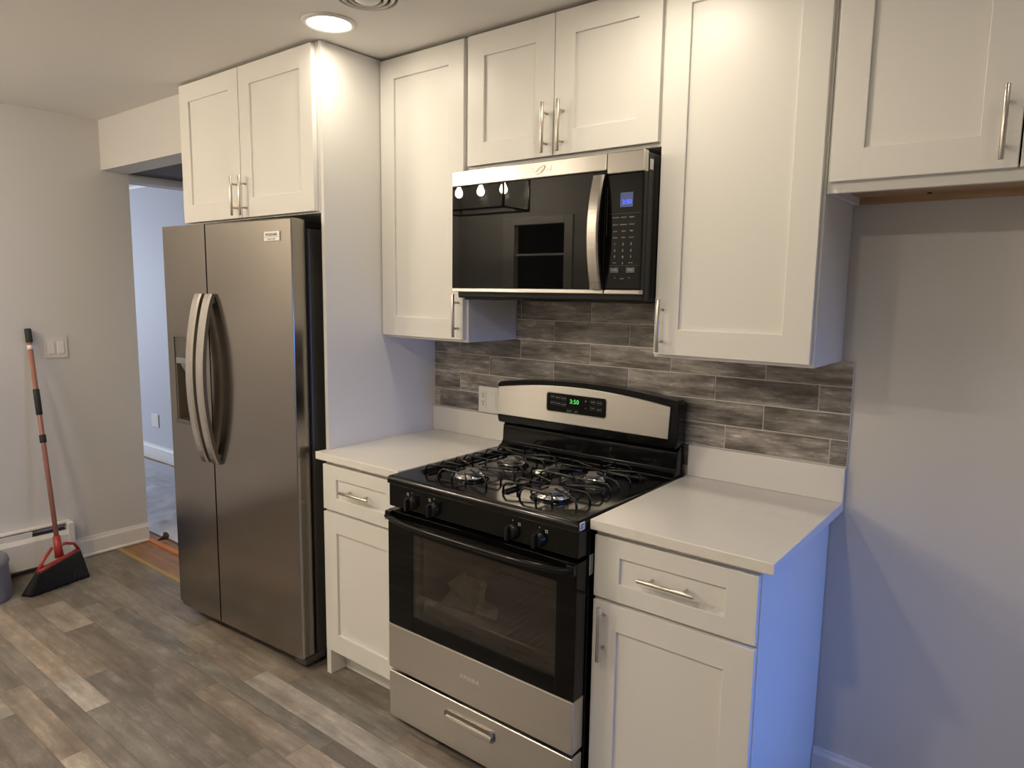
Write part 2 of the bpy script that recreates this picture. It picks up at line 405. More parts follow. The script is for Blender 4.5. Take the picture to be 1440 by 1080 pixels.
w2 = struct('window_2', w, 'trim'); obj('window_pane', B(-7.045, -7.03, -1.93, -.52, .82, 2.08), 'sky', w2)
# threshold boards and the far floor covering
struct('trim_4', B(XL, -1.497, -.565, -.40, -.05, .0), 'oldwood')
struct('trim_5', B(XL, -1.497, -.585, -.562, -.05, .004, .002), 'yellow')
tag(obj('transition_strip', B(XL + .004, -1.50, -.405, -.372, -.004, .010, .003), 'orange'), 'bright orange strip across the doorway floor', 'floor strip')
rnd = random.Random(3)
from mathutils import noise as mn
def cloth_f(u, v):
    x = -5.6 + u * 3.75; y = -.31 + v * .85
    z = .022 + .026 * mn.noise((x * 3.1, y * 5.2, 1.3)) + .014 * mn.noise((x * 9, y * 14, 4.1)) + .006 * mn.noise((x * 24, y * 20, 2))
    e = min(1, v * 18, (1 - u) * 30, (1 - v) * 2.2 + .02)
    return (x, y + .02 * mn.noise((x * 6, 3.3, v * 2)), .004 + max(z, .002) * e)
tag(obj('drop_cloth', MB().grid(cloth_f, 150, 50), 'cloth'), 'rumpled blue-grey drop cloth on the floor beyond the doorway', 'drop cloth')
def scrap(x, y, ang, h, label):
    def f(u, v):
        a = ang; w_ = .05 * (1 - v * .7); px = (u - .5) * 1.3 * w_
        bend = .03 * math.sin(v * 2.2)
        return (x + px * math.cos(a) + bend, y + px * math.sin(a) + bend * .5, .004 + v * h)
    mb = MB().grid(f, 6, 10); bmesh.ops.solidify(mb.bm, geom=mb.bm.faces[:], thickness=.0015)
    tag(obj('paper_scrap', mb, 'scrap'), label, 'paper scrap', 'paper scraps in the doorway')
scrap(-2.13, -.350, .5, .135, 'dark curled scrap of paper standing beside the refrigerator at the doorway')
scrap(-2.46, -.352, 1.2, .055, 'small dark scrap at the end of the baseboard in the doorway')

# ------------------------------------------------------------------ cabinet builders (all fronts face -y)
def shaker(x0, x1, y, z0, z1, sx=.077, sz=.077, th=.019):
    """shaker front: y is the front face"""
    mb = MB(); b = .0016
    mb.box(x0, x0 + sx, y, y + th, z0, z1, b); mb.box(x1 - sx, x1, y, y + th, z0, z1, b)
    mb.box(x0 + sx - .002, x1 - sx + .002, y, y + th, z1 - sz, z1, b); mb.box(x0 + sx - .002, x1 - sx + .002, y, y + th, z0, z0 + sz, b)
    mb.box(x0 + sx - .004, x1 - sx + .004, y + .0085, y + th - .002, z0 + sz - .004, z1 - sz + .004)
    return mb
def bar_handle(parent, c, vertical=True, L=.160, r=.006, cc=.096, so=.030):
    """c = centre on the door face"""
    mb = MB(); x, y, z = c
    d = Vector((0, 0, 1)) if vertical else Vector((1, 0, 0)); P = Vector((x, y - so, z))
    mb.tube([P - d * L / 2, P - d * (L / 2 - .001), P + d * (L / 2 - .001), P + d * L / 2], [r * .9, r, r, r * .9], 16)
    for s in (-1, 1): mb.tube([Vector((x, y, z)) + d * s * cc / 2, P + d * s * cc / 2], r * .75, 12)
    return obj('handle', mb, 'nickel', parent)
def wall_cab(label, x0, x1, z0, z1, yf, doors, handles, loc=None):
    """yf: front of doors; carcass to the wall; doors = list of (x0,x1,z0,z1)"""
    t = thing('wall_cabinet', label, 'cabinet', ((x0 + x1) / 2, 0, z0))
    fy = yf + .0195
    obj('carcass', B(x0, x1, fy + .019, -.002, z0, z1, .0008), 'cab', t)
    ff = MB(); a = (x0, x1)
    ff.box(x0, x0 + .036, fy, fy + .019, z0, z1, .001).box(x1 - .036, x1, fy, fy + .019, z0, z1, .001)
    ff.box(x0 + .036, x1 - .036, fy, fy + .019, z0, z0 + .036, .001).box(x0 + .036, x1 - .036, fy, fy + .019, z1 - .036, z1, .001)
    obj('face_frame', ff, 'cab', t)
    for (d, h) in zip(doors, handles):
        do = obj('door', shaker(d[0], d[1], yf, d[2], d[3]), 'cab', t)
        if h: bar_handle(do, (h[0], yf, h[1]))
    return t

ZT = 2.434
# tall end panel beside the refrigerator
_ep = tag(obj('end_panel', B(-.4885, -.4705, -.596, -.003, 0, ZT + .002), 'cab'), 'tall white end panel standing between refrigerator and countertop', 'panel')
obj('edge_band', B(-.4886, -.4704, -.5975, -.596, 0, ZT + .002, .0005), 'cab', _ep)
# over the refrigerator
wall_cab('white two-door wall cabinet above the refrigerator', -1.477, -.4895, 1.823, ZT, -.62,
         [(-1.475, -.994, 1.829, ZT - .004), (-.990, -.500, 1.829, ZT - .004)], [(-1.022, 1.918), (-.958, 1.916)])
# tall one between panel and microwave
wall_cab('tall narrow white wall cabinet between end panel and microwave', -.470, -.008, 1.346, ZT, -.3195,
         [(-.466, -.020, 1.356, ZT - .004)], [(-.0425, 1.447)])
wall_cab('short two-door white wall cabinet directly above the microwave', -.0075, .7605, 1.974, ZT, -.3195,
         [(-.0015, .3745, 1.985, ZT - .004), (.3775, .7555, 1.985, ZT - .004)], [(.350, 2.072), (.413, 2.072)])
wall_cab('tall single-door white wall cabinet over the end countertop', .7615, 1.233, 1.346, ZT, -.3195,
         [(.768, 1.2265, 1.356, ZT - .004)], [(.7935, 1.444)])
# far cabinet with open underside
def far_cab():
    x0, x1, z0 = 1.2345, 2.135, 1.802
    t = thing('wall_cabinet', 'short white wall cabinet with raw wood underside above the empty wall', 'cabinet', ((x0 + x1) / 2, 0, z0))
    yf = -.3195; fy = -.30
    mb = B(x0, x0 + .016, fy + .019, -.002, z0, ZT).box(x1 - .016, x1, fy + .019, -.002, z0, ZT).box(x0 + .016, x1 - .016, fy + .019, -.002, ZT - .016, ZT)
    obj('carcass', mb, 'cab', t)
    o = obj('underside', B(x0 + .016, x1 - .016, fy + .019, -.012, z0 + .020, z0 + .032).box(x0 + .016, x1 - .016, -.012, -.002, z0 + .001, ZT - .02), 'rawwood', t); o['label'] = 'raw wood underside'
    ff = B(x0, x0 + .036, fy, fy + .019, z0, ZT, .001).box(x1 - .036, x1, fy, fy + .019, z0, ZT, .001).box(x0 + .036, x1 - .036, fy, fy + .019, z0, z0 + .036, .001).box(x0 + .036, x1 - .036, fy, fy + .019, ZT - .036, ZT, .001)
    obj('face_frame', ff, 'cab', t)
    for (a, b, hx) in ((1.2435, 1.638, 1.607), (1.642, 2.128, 1.673)):
        d = obj('door', shaker(a, b, yf, 1.829, ZT - .004), 'cab', t); bar_handle(d, (hx, yf, 1.924))
    mb = MB().tube([(1.43, -.035, z0 + .0165), (1.43, -.035, z0 + .021)], .006, 10); obj('screw', mb, 'slot', t)
far_cab()

# base cabinets
def base_cab(label, x0, x1, dx0, dx1, hx, hz, foot_left):
    t = thing('base_cabinet', label, 'cabinet', ((x0 + x1) / 2, -.31, 0))
    yf = -.63; fy = -.6105
    obj('carcass', B(x0, x1, fy + .019, -.003, .105, .884, .0008), 'cab', t)
    ff = B(x0, x0 + .036, fy, fy + .019, .105, .884, .001).box(x1 - .036, x1, fy, fy + .019, .105, .884, .001)
    ff.box(x0 + .036, x1 - .036, fy, fy + .019, .848, .884, .001).box(x0 + .036, x1 - .036, fy, fy + .019, .105, .14, .001).box(x0 + .036, x1 - .036, fy, fy + .019, .66, .70, .001)
    obj('face_frame', ff, 'cab', t)
    obj('toe_kick', B(x0, x1, -.555, -.54, 0, .106), 'cab', t)
    if foot_left: obj('foot', B(x0, x0 + .026, -.628, -.556, 0, .105, .001), 'cab', t)
    else: obj('side_skin', B(x1 - .012, x1, -.555, -.003, 0, .106), 'cab', t)
    dr = obj('drawer_front', shaker(dx0, dx1, yf, .687, .866, .080, .052), 'cab', t)
    bar_handle(dr, ((dx0 + dx1) / 2 + (.0 if not foot_left else -.005), yf, .780), False)
    d = obj('door', shaker(dx0, dx1, yf, .104, .676), 'cab', t)
    if hx: bar_handle(d, (hx, yf, hz))
    return t
base_cab('white base cabinet between refrigerator and range', -.4700, -.021, -.4690, -.028, None, None, True)
base_cab('white base cabinet at the end of the run, past the range', .7640, 1.2330, .7685, 1.2295, .8055, .590, False)

# countertops with their upstands
t = thing('countertop', 'pale quartz countertop between refrigerator panel and range', 'countertop', (-.25, -.33, .885))
obj('slab', MB().prism([(-.4885, -.649), (-.0205, -.649), (-.0205, -.002), (-.470, -.002), (-.470, -.6005), (-.4885, -.6005)], 'XY', .885, .914, .002), 'quartz', t)
obj('upstand', B(-.4695, -.0215, -.0205, -.002, .9145, 1.0215, .0015), 'quartz', t)
t = thing('countertop', 'pale quartz countertop at the end of the run, above a drawer', 'countertop', (1.01, -.33, .885))
obj('slab', B(.7625, 1.269, -.649, -.002, .885, .914, .002), 'quartz', t)
obj('upstand', B(.765, 1.269, -.0205, -.002, .9145, 1.0215, .0015), 'quartz', t)

# tiled backsplash
def tiles():
    bm = bmesh.new(); tone = bm.loops.layers.color.new('tone'); sh = bm.loops.layers.color.new('shift')
    rows = [(.945, 1.0235, .885), (1.0245, 1.1045, .885 - .33), (1.1045, 1.186, 1.011), (1.186, 1.268, .845), (1.268, 1.347, 1.011), (1.347, 1.428, .845), (1.428, 1.52, 1.011)]
    rows[0] = (.945, 1.0235, .72)
    rnd = random.Random(11)
    for (z0, z1, j) in rows:
        w_ = .3315; x = j - 6 * w_
        while x < 1.30:
            a, b = max(x, -.470), min(x + w_, 1.2705 if z1 < 1.36 else .765)
            if z1 > 1.36: a = max(a, -.006)
            if z0 < 1.02: a, b = max(a, -.02), min(b, .7645)
            if j > .9 and b > 1.23 and x > 1.0 and z0 > 1.1 and z0 < 1.2: pass
            if b - a > .012:
                g = .0017
                t_ = rnd.uniform(.86, 1.08); s = (rnd.random(), rnd.random(), rnd.random(), 1)
                tb = bmesh.new(); bmesh.ops.create_cube(tb, size=1)
                bmesh.ops.scale(tb, vec=(b - a - 2 * g, .007, z1 - z0 - 2 * g), verts=tb.verts)
                bmesh.ops.translate(tb, vec=((a + b) / 2, -.0055, (z0 + z1) / 2), verts=tb.verts)
                bmesh.ops.bevel(tb, geom=tb.edges[:], offset=.0008, segments=1, affect='EDGES')
                me = bpy.data.meshes.new('t'); tb.to_mesh(me); tb.free()
                n0 = len(bm.faces); bm.from_mesh(me); bpy.data.meshes.remove(me); bm.faces.ensure_lookup_table()
                for f in bm.faces[n0:]:
                    for l in f.loops: l[tone] = (t_ / 1.6, t_ / 1.6, t_ / 1.6, 1); l[sh] = s
            x += w_
    mb = MB(); mb.bm.free(); mb.bm = bm; return mb
t = thing('tile_backsplash', 'grey wood-look plank tile backsplash on the wall behind the range', 'backsplash', (.4, 0, 1.15))
o = obj('grout', B(-.4702, 1.2708, -.0068, -.0005, 1.022, 1.346).box(-.006, .762, -.0068, -.0005, 1.346, 1.52).box(-.02, .7645, -.0068, -.0005, .945, 1.022), 'grout', t)
obj('tile_field', tiles(), 'tile', t)

# ------------------------------------------------------------------ refrigerator (local frame: x to the right end, -y front)
def fridge():
    t = thing('refrigerator', 'dark stainless side-by-side refrigerator under the wall cabinet', 'refrigerator', (-.535, -.700, 0), math.radians(3.2))
    ORG[t] = Vector((0, 0, 0)); Wd = .888; sp = -.562
    obj('body', B(-Wd + .012, -.012, .088, .61, .025, 1.768, .006), 'fridgeside', t)
    obj('door_gasket', B(-Wd + .02, sp - .008, .068, .090, .07, 1.785).box(sp + .008, -.022, .068, .090, .07, 1.785), 'gasket', t)
    # freezer door with a dispenser opening
    fd = MB(); z0, z1 = .055, 1.800; a, b = -.838, -.628; c, d = .945, 1.318
    D = obj('freezer_door', fd.prism([(-Wd, z0 + .02), (-Wd + .03, z0), (a, z0), (a, z1), (-Wd, z1)], 'XZ', 0, .066)
            .box(b, sp - .0025, 0, .066, z0, z1).box(a, b, 0, .066, z0, c, .0).box(a, b, 0, .066, d, z1, .0).box(a, b, .062, .066, c, d), 'fridge', t)
    dp = obj('dispenser', B(a, b, .004, .060, 1.226, d, .002), 'disp', D); dp['label'] = 'grey dispenser control panel'
    obj('dispenser_lamp_strip', B(a + .004, b - .004, .002, .055, 1.200, 1.226, .003), 'grey', D)
    obj('dispenser_cavity', B(a, a + .008, .004, .060, c, 1.20).box(b - .008, b, .004, .060, c, 1.2).box(a, b, .054, .060, c, 1.2), 'dispin', D)
    obj('dispenser_chute', MB().prism([(.01, 1.20), (.05, 1.20), (.05, 1.155), (.035, 1.150), (.012, 1.188)], 'YZ', a + .03, b - .03, .002), 'grey', D)
    obj('dispenser_paddle', B(a + .075, b - .075, .042, .050, 1.02, 1.15, .003), 'disp', D)
    obj('drip_tray', B(a - .002, b + .002, -.006, .058, c - .016, c + .004, .003), 'disp', D)
    R = obj('refrigerator_door', MB().box(sp + .0025, 0, 0, .066, .055, 1.800, .004), 'fridge', t)
    # bowed handles
    def bow(cx, door):
        n = 28; w_ = .025; th = .016; mb = MB(); bm = bmesh.new(); rings = []
        for i in range(n + 1):
            v = i / n; z = .785 + v * .727; s = math.sin(math.pi * v) ** .75 if 0 < v < 1 else 0
            yo = -.012 - .058 * s
            rings.append([bm.verts.new((cx - w_, yo, z)), bm.verts.new((cx - w_ * .7, yo - .006, z)), bm.verts.new((cx + w_ * .7, yo - .006, z)), bm.verts.new((cx + w_, yo, z)), bm.verts.new((cx + w_, yo + th, z)), bm.verts.new((cx - w_, yo + th, z))])
        for A, C in zip(rings, rings[1:]):
            for k in range(6): bm.faces.new((A[k], A[(k + 1) % 6], C[(k + 1) % 6], C[k]))
        bm.faces.new(rings[0][::-1]); bm.faces.new(rings[-1]); bmesh.ops.recalc_face_normals(bm, faces=bm.faces)
        mb._merge(bm, False)
        mb.box(cx - .016, cx + .016, -.010, .004, .787, .825, .003).box(cx - .016, cx + .016, -.010, .004, 1.472, 1.510, .003)
        return obj('handle', mb, 'hsteel', door)
    hl = bow(-.606, D); bow(-.530, R)
    # badge
    bd = obj('badge', B(-.158, -.064, -.004, 0, 1.717, 1.753, .0015), 'badge', R)
    text('badge_lettering', 'FRIGIDAIRE', (-.111, -.0042, 1.7405), .0145, M['ink'], R, local=True, space=1.0)
    text('badge_lettering', 'GALLERY', (-.111, -.0042, 1.7245), .0095, M['ink'], R, local=True, space=1.35)
    obj('badge_rule', B(-.154, -.068, -.0045, -.0035, 1.7322, 1.7332), 'ink', R)
    # hinges and base
    obj('hinge_cover', B(-.10, -.02, .03, .20, 1.7685, 1.795, .006), 'blackpl', t); obj('hinge_cover', B(-Wd + .02, -Wd + .10, .03, .20, 1.7685, 1.795, .006), 'blackpl', t)
    obj('base_grille', B(-Wd + .03, -.03, .075, .11, .018, .052), 'blackpl', t)
    obj('hinge_bracket', B(-.075, -.004, .02, .12, .020, .050, .006), 'fridgeside', t)
    for x in (-Wd + .06, -.055):
        for y in (.10, .55): obj('foot', MB().tube([(x, y, 0), (x, y, .03)], .022, 16), 'fridgeside', t)
fridge()

# ------------------------------------------------------------------ gas range
def gas_range():
    x0, x1 = -.018, .7565; cx = (x0 + x1) / 2
    t = thing('gas_range', 'freestanding black and stainless gas range under the microwave', 'range', (cx, -.35, 0))
    cxa, cxb, cza, czb, cyb = .098, .696, .415, .770, -.22
    bd = B(x0 + .004, cxa, -.640, -.030, .030, .884).box(cxb, x1 - .004, -.640, -.030, .030, .884)
    bd.box(cxa, cxb, -.640, -.030, .030, cza).box(cxa, cxb, -.640, -.030, czb, .884).box(cxa, cxb, cyb, -.030, cza, czb)
    obj('body', bd, 'black', t)
    for x in (x0 + .05, x1 - .05):
        for y in (-.60, -.08): obj('foot', MB().tube([(x, y, 0), (x, y, .032)], [.022, .016], 14), 'blackpl', t)
    # cooktop with two wells
    def sdf(x, y, a, b, c, d, r):
        px, py = (a + b) / 2, (c + d) / 2; qx = abs(x - px) - (b - a) / 2 + r; qy = abs(y - py) - (d - c) / 2 + r
        return math.hypot(max(qx, 0), max(qy, 0)) + min(max(qx, qy), 0) - r
    def ss(v): v = min(1, max(0, v)); return v * v * (3 - 2 * v)
    Y0, Y1 = -.700, -.030
    def top(u, v):
        # concentrate samples at the rim
        def e(q): return q
        x = x0 + u * (x1 - x0); y = Y0 + v * (Y1 - Y0)
        dw = min(sdf(x, y, .030, .320, -.615, -.125, .04), sdf(x, y, .400, .690, -.615, -.125, .04))
        z = .914 - .016 * ss((-dw + .003) / .014)
        de = min(x - x0, x1 - x, y - Y0)
        r = .012
        if de < r: z -= r - math.sqrt(max(0, r * r - (r - de) ** 2))
        return (x, y, z)
    mb = MB().grid(top, 260, 220)
    mb.box(x0, x1, Y0, Y1, .8865, .9025, .0015)
    C = obj('cooktop', mb, 'blacktop', t)
    obj('vent_dome', MB().lathe([(.026, 0), (.024, .005), (.014, .008), (0, .009)], (.352, -.322, .9135), seg=28), 'chrome', C)
    # burners
    for (bx, by, s) in ((.200, -.520, 1.0), (.200, -.275, .92), (.545, -.520, 1.08), (.545, -.275, .80)):
        z = .8985
        b = obj('burner', MB().lathe([(.068 * s, 0), (.066 * s, .006), (.050 * s, .010), (.0, .009)], (bx, by, z)), 'black', t)
        obj('burner_bowl', MB().lathe([(.052 * s, .009), (.056 * s, .012), (.050 * s, .020), (.038 * s, .027), (0, .027)], (bx, by, z)), 'chrome', b)
        cp = MB().lathe([(.033 * s, .027), (.036 * s, .029), (.036 * s, .033), (.032 * s, .0355), (0, .0365)], (bx, by, z))
        obj('burner_cap', cp, 'cap', b)
        ports = MB()
        for k in range(26):
            a = 2 * math.pi * k / 26
            ports.tube([(bx + .0405 * s * math.cos(a), by + .0405 * s * math.sin(a), z + .0235), (bx + .044 * s * math.cos(a), by + .044 * s * math.sin(a), z + .0255)], .0014, 6)
        obj('flame_ports', ports, 'slot', b)
        obj('igniter', MB().tube([(bx + .040 * s, by + .02 * s, z + .02), (bx + .040 * s, by + .02 * s, z + .040)], .0024, 8), 'cap', b)
    # grates
    zt = .943; r = .0038
    for gx in (.200, .545):
        L0, R0 = gx - .140, gx + .137; ya, yb = -.612, -.128; q = .030
        loop = []
        for (px, py, st) in ((R0 - q, yb - q, 0), (L0 + q, yb - q, 90), (L0 + q, ya + q, 180), (R0 - q, ya + q, 270)):
            for k in range(5):
                a = math.radians(st + 22.5 * k); loop.append((px + q * math.cos(a), py + q * math.sin(a), .904))
        g = obj('grate', MB().tube(loop, r, 8, closed=True), 'iron', t)
        for (p0, p1) in ((-.475, -.320),): obj('spine_bar', MB().tube([(gx, p0, zt), (gx, p1, zt)], r, 8), 'iron', g)
        for (ye, sgn) in ((ya, 1), (yb, -1)):
            obj('end_bar', MB().tube([(gx, ye, .908), (gx, ye + sgn * .004, zt - .010), (gx, ye + sgn * .014, zt), (gx, ye + sgn * .066, zt)], r, 8), 'iron', g)
            obj('end_loop', MB().tube([(gx - .062, ye, .906), (gx - .060, ye + sgn * .003, zt - .012), (gx - .050, ye + sgn * .010, zt), (gx + .050, ye + sgn * .010, zt), (gx + .060, ye + sgn * .003, zt - .012), (gx + .062, ye, .906)], r, 8), 'iron', g)
        for by in (-.520, -.275):
            for (dy, inner) in ((-.074, .030), (.0, .040), (.074, .030)):
                y = by + dy; yi = by + dy * .40
                for (xs, s) in ((L0, 1), (R0, -1)):
                    xi = gx - s * inner
                    obj('finger_bar', MB().tube([(xs, y, .904), (xs + s * .002, y, zt - .012), (xs + s * .012, y, zt - .001), (xs + s * .022, y + (yi - y) * .08, zt), (xi, yi, zt)], r, 8), 'iron', g)
        obj('cross_bar', MB().tube([(L0, -.398, .904), (L0 + .002, -.398, zt - .012), (L0 + .014, -.398, zt), (R0 - .014, -.398, zt), (R0 - .002, -.398, zt - .012), (R0, -.398, .904)], r, 8), 'iron', g)
    # front control panel and knobs
    P = obj('control_panel', B(x0 + .003, x1 - .002, -.694, -.640, .806, .886, .003), 'black', t)
    for kx in (.097, .199, .524, .622):
        k = obj('knob', MB().lathe([(.0245, 0), (.0245, .004), (.0215, .007), (.0195, .016), (.018, .018), (0, .018)], (kx, -.694, .836), 'Y', 32), 'blackpl', t)
        obj('knob_grip', B(kx - .0065, kx + .0065, -.728, -.708, .836 - .021, .836 + .021, .004, 3), 'blackpl', k)
        ring = MB()
        for i in range(7):
            a = math.radians(-40 + i * 30); ring.box(kx + .0228 * math.cos(a) - .0012, kx + .0228 * math.cos(a) + .0012, -.6986, -.697, .836 + .0228 * math.sin(a) - .0012, .836 + .0228 * math.sin(a) + .0012)
        obj('knob_marks', ring, 'printdim', k)
    for kx in (.097, .199, .524, .622):
        mk = MB().box(kx - .001, kx + .001, -.6946, -.694, .868, .872)
        s = -1 if kx < .4 else 1
        for (a, b) in ((0, 0), (.0055, 0), (0, .0055), (.0055, .0055)): mk.box(kx + s * .022 + a - .0018, kx + s * .022 + a + .0018, -.6946, -.694, .860 + b - .0018, .860 + b + .0018)
        obj('burner_mark', mk, 'print', P)
    # oven door: black glass frame with a window, and a steel strip
    dx0, dx1 = x0 + .002, x1 - .001; wx0, wx1, wz0, wz1 = .105, .688, .440, .728
    D = MB()
    D.box(dx0, wx0, -.700, -.645, .384, .795, .0025).box(wx1, dx1, -.700, -.645, .384, .795, .0025).box(wx0 - .001, wx1 + .001, -.700, -.645, wz1, .795, .0025).box(wx0 - .001, wx1 + .001, -.700, -.645, .384, wz0, .0025)
    D = obj('oven_door', D, 'blackglass', t)
    obj('oven_window', B(wx0, wx1, -.6985, -.6945, wz0, wz1), 'ovenglass', D)
    obj('window_mask', B(wx0, wx0 + .022, -.690, -.688, wz0, wz1), 'blackpl', D)
    obj('steel_strip', B(dx0, dx1, -.701, -.645, .221, .3835, .003), 'steel', D)
    text('strip_lettering', 'AMANA', (.362, -.7013, .3095), .020, M['badge'], D, space=1.25)
    # handle: long bowed bar across the top of the door
    n = 24; pts = []
    bm = bmesh.new(); rings = []
    for i in range(n + 1):
        v = i / n; x = dx0 + .002 + v * (dx1 - dx0 - .004); s = 1 - (2 * v - 1) ** 4
        y = -.709 - .026 * s; z = .774 - .006 * s
        hh = .0105; dd = .010
        rings.append([bm.verts.new((x, y + dd * ct, z + hh * st)) for (ct, st) in [(math.cos(a), math.sin(a)) for a in [2 * math.pi * k / 12 for k in range(12)]]])
    for A, C in zip(rings, rings[1:]):
        for k in range(12): bm.faces.new((A[k], A[(k + 1) % 12], C[(k + 1) % 12], C[k]))
    bm.faces.new(rings[0]); bm.faces.new(rings[-1]); bmesh.ops.recalc_face_normals(bm, faces=bm.faces)
    hb = MB()._merge(bm, True); hb.box(dx0 + .001, dx0 + .028, -.716, -.698, .762, .794, .003).box(dx1 - .028, dx1 - .001, -.716, -.698, .762, .794, .003)
    obj('handle', hb, 'black', D)
    # oven cavity behind the window
    e = .002
    cv = B(cxa + e, cxa + .006, -.64, cyb - e, cza + e, czb - e).box(cxb - .006, cxb - e, -.64, cyb - e, cza + e, czb - e).box(cxa + e, cxb - e, -.64, cyb - e, cza + e, cza + .006).box(cxa + e, cxb - e, -.64, cyb - e, czb - .006, czb - e).box(cxa + e, cxb - e, cyb - .006, cyb - e, cza + e, czb - e)
    obj('oven_cavity', cv, 'ovenin', t)
    rk = MB(); zr = .453
    for y in (-.630, -.235): rk.tube([(cxa + .012, y, zr), (cxb - .012, y, zr)], .0032, 8)
    for i in range(20): x = cxa + .02 + i * .0294; rk.tube([(x, -.630, zr), (x, -.235, zr)], .0014, 6)
    obj('oven_rack', rk, 'chrome', t)
    # storage drawer
    dr = obj('drawer', B(x0 + .001, x1 - .001, -.700, -.645, .036, .2085, .005, 3), 'steel', t)
    hd = obj('drawer_pull', MB().prism(rrect(.256, .468, .133, .171, .012), 'XZ', -.7075, -.699, .002), 'fridge', dr)
    obj('pull_bar', MB().prism(rrect(.262, .462, .137, .154, .007), 'XZ', -.714, -.704, .003), 'steel', hd)
    # backguard
    def arc(xa, xb, ze, zm, n=24, rr=0):
        return [(xa + (xb - xa) * i / n, ze + (zm - ze) * (1 - (2 * i / n - 1) ** 2)) for i in range(n + 1)]
    bx0, bx1 = -.031, .757
    poly = [(bx0 + .006, 1.014), (bx0, 1.03)] + [(bx0, 1.168)] + arc(bx0 + .012, bx1 - .012, 1.180, 1.2075)[0:] + [(bx1, 1.168), (bx1, 1.03), (bx1 - .006, 1.014)]
    G = obj('backguard', MB().prism(poly, 'XZ', -.094, -.030, .004), 'black', t)
    fp = [(bx0 + .006, 1.047)] + arc(bx0 + .008, .730, 1.159, 1.189) + [(.724, 1.047)]
    obj('backguard_face', MB().prism(fp, 'XZ', -.1005, -.092, .002), 'steel', G)
    obj('backguard_neck', MB().prism([(-.030, .905), (-.112, .905), (-.108, .918), (-.088, .928), (-.080, .940), (-.076, 1.000), (-.060, 1.016), (-.030, 1.016)], 'YZ', x0 + .004, x1 - .004, .002), 'black', t)
    vt = MB().box(.30, .70, -.0785, -.074, .9925, .9965); obj('vent_slot', vt, 'gasket', G)
    # clock panel
    cl = MB().prism(rrect(.219, .480, 1.090, 1.160, .010), 'XZ', -.1022, -.0995, .0008)
    CP = obj('clock_panel', cl, 'blackglass', G)
    rim = MB().prism(rrect(.2155, .4835, 1.0865, 1.1635, .012), 'XZ', -.1012, -.0995, .0004); obj('clock_rim', rim, 'hsteel', G)
    text('clock_digits', '3:50', (.344, -.1026, 1.1345), .023, M['green'], CP, space=1.05)
    kp = MB(); frames = []
    for (x, z) in ((.247, 1.146), (.272, 1.1445), (.297, 1.143), (.247, 1.123), (.272, 1.1215), (.297, 1.120), (.424, 1.143), (.452, 1.142), (.424, 1.120), (.452, 1.117), (.322, 1.0985), (.352, 1.098)):
        for (a, b, c, d) in ((-.0105, .0105, .0068, .0075), (-.0105, .0105, -.0075, -.0068), (-.0105, -.0098, -.0075, .0075), (.0098, .0105, -.0075, .0075)): kp.box(x + a, x + b, -.1026, -.1021, z + c, z + d)
    obj('key_outlines', kp, 'printdim', CP)
    texts('key_legends', [('BAKE', .247, -.1024, 1.146), ('BROIL', .272, -.1024, 1.1445), ('WARM', .297, -.1024, 1.143), ('DELAY', .247, -.1024, 1.123), ('COOK', .272, -.1024, 1.1215), ('CLEAN', .297, -.1024, 1.120), ('TIMER', .424, -.1024, 1.143), ('CLOCK', .452, -.1024, 1.142), ('TEMP', .424, -.1024, 1.120), ('LIGHT', .452, -.1024, 1.117), ('START', .322, -.1024, 1.0985), ('OFF', .352, -.1024, 1.098), ('+', .394, -.1024, 1.142, .016), ('-', .394, -.1024, 1.118, .016)], .0062, M['print'], CP)
    # stickers on the side
    obj('sticker', B(x1 - .0006, x1 + .0012, -.693, -.668, .889, .911), 'label', t)['label'] = 'small white sticker on the cooktop corner'
    texts2 = B(x1 + .001, x1 + .0017, -.689, -.673, .904, .9065).box(x1 + .001, x1 + .0017, -.689, -.677, .900, .902).box(x1 + .001, x1 + .0017, -.689, -.676, .894, .897)
    obj('sticker_print', texts2, 'ink', t)
    obj('rating_tag', B(x1 - .0042, x1 - .0028, -.630, -.612, .740, .800), 'label', t)
def rrect(a, b, c, d, r, n=5):
    out = []
    for (px, pz, st) in ((b - r, d - r, 0), (a + r, d - r, 90), (a + r, c + r, 180), (b - r, c + r, 270)):
        for i in range(n + 1):
            g = math.radians(st + 90 * i / n); out.append((px + r * math.cos(g), pz + r * math.sin(g)))
    return out
gas_range()
def oven_bag():
    # crumpled clear plastic parts bag lying in the oven
    def f(u, v):
        a = math.radians(8 + 165 * u); rr_ = .010 + .112 * v
        x = .268 + rr_ * math.cos(a) * .95; z = .4595 + (.004 + .145 * v * (1 - .22 * abs(2 * u - 1))) * math.sin(a)
        y = -.575 + .022 * math.sin(u * 23) * v - .02 * v + .010 * mn.noise((u * 9, v * 6, 1))
        return (x, y, z)
    mb = MB().grid(f, 40, 12, False)
    bmesh.ops.solidify(mb.bm, geom=mb.bm.faces[:], thickness=.0008)
    tag(obj('plastic_bag', mb, 'bagfilm'), 'crumpled clear plastic bag inside the oven behind the window', 'bag')
oven_bag()

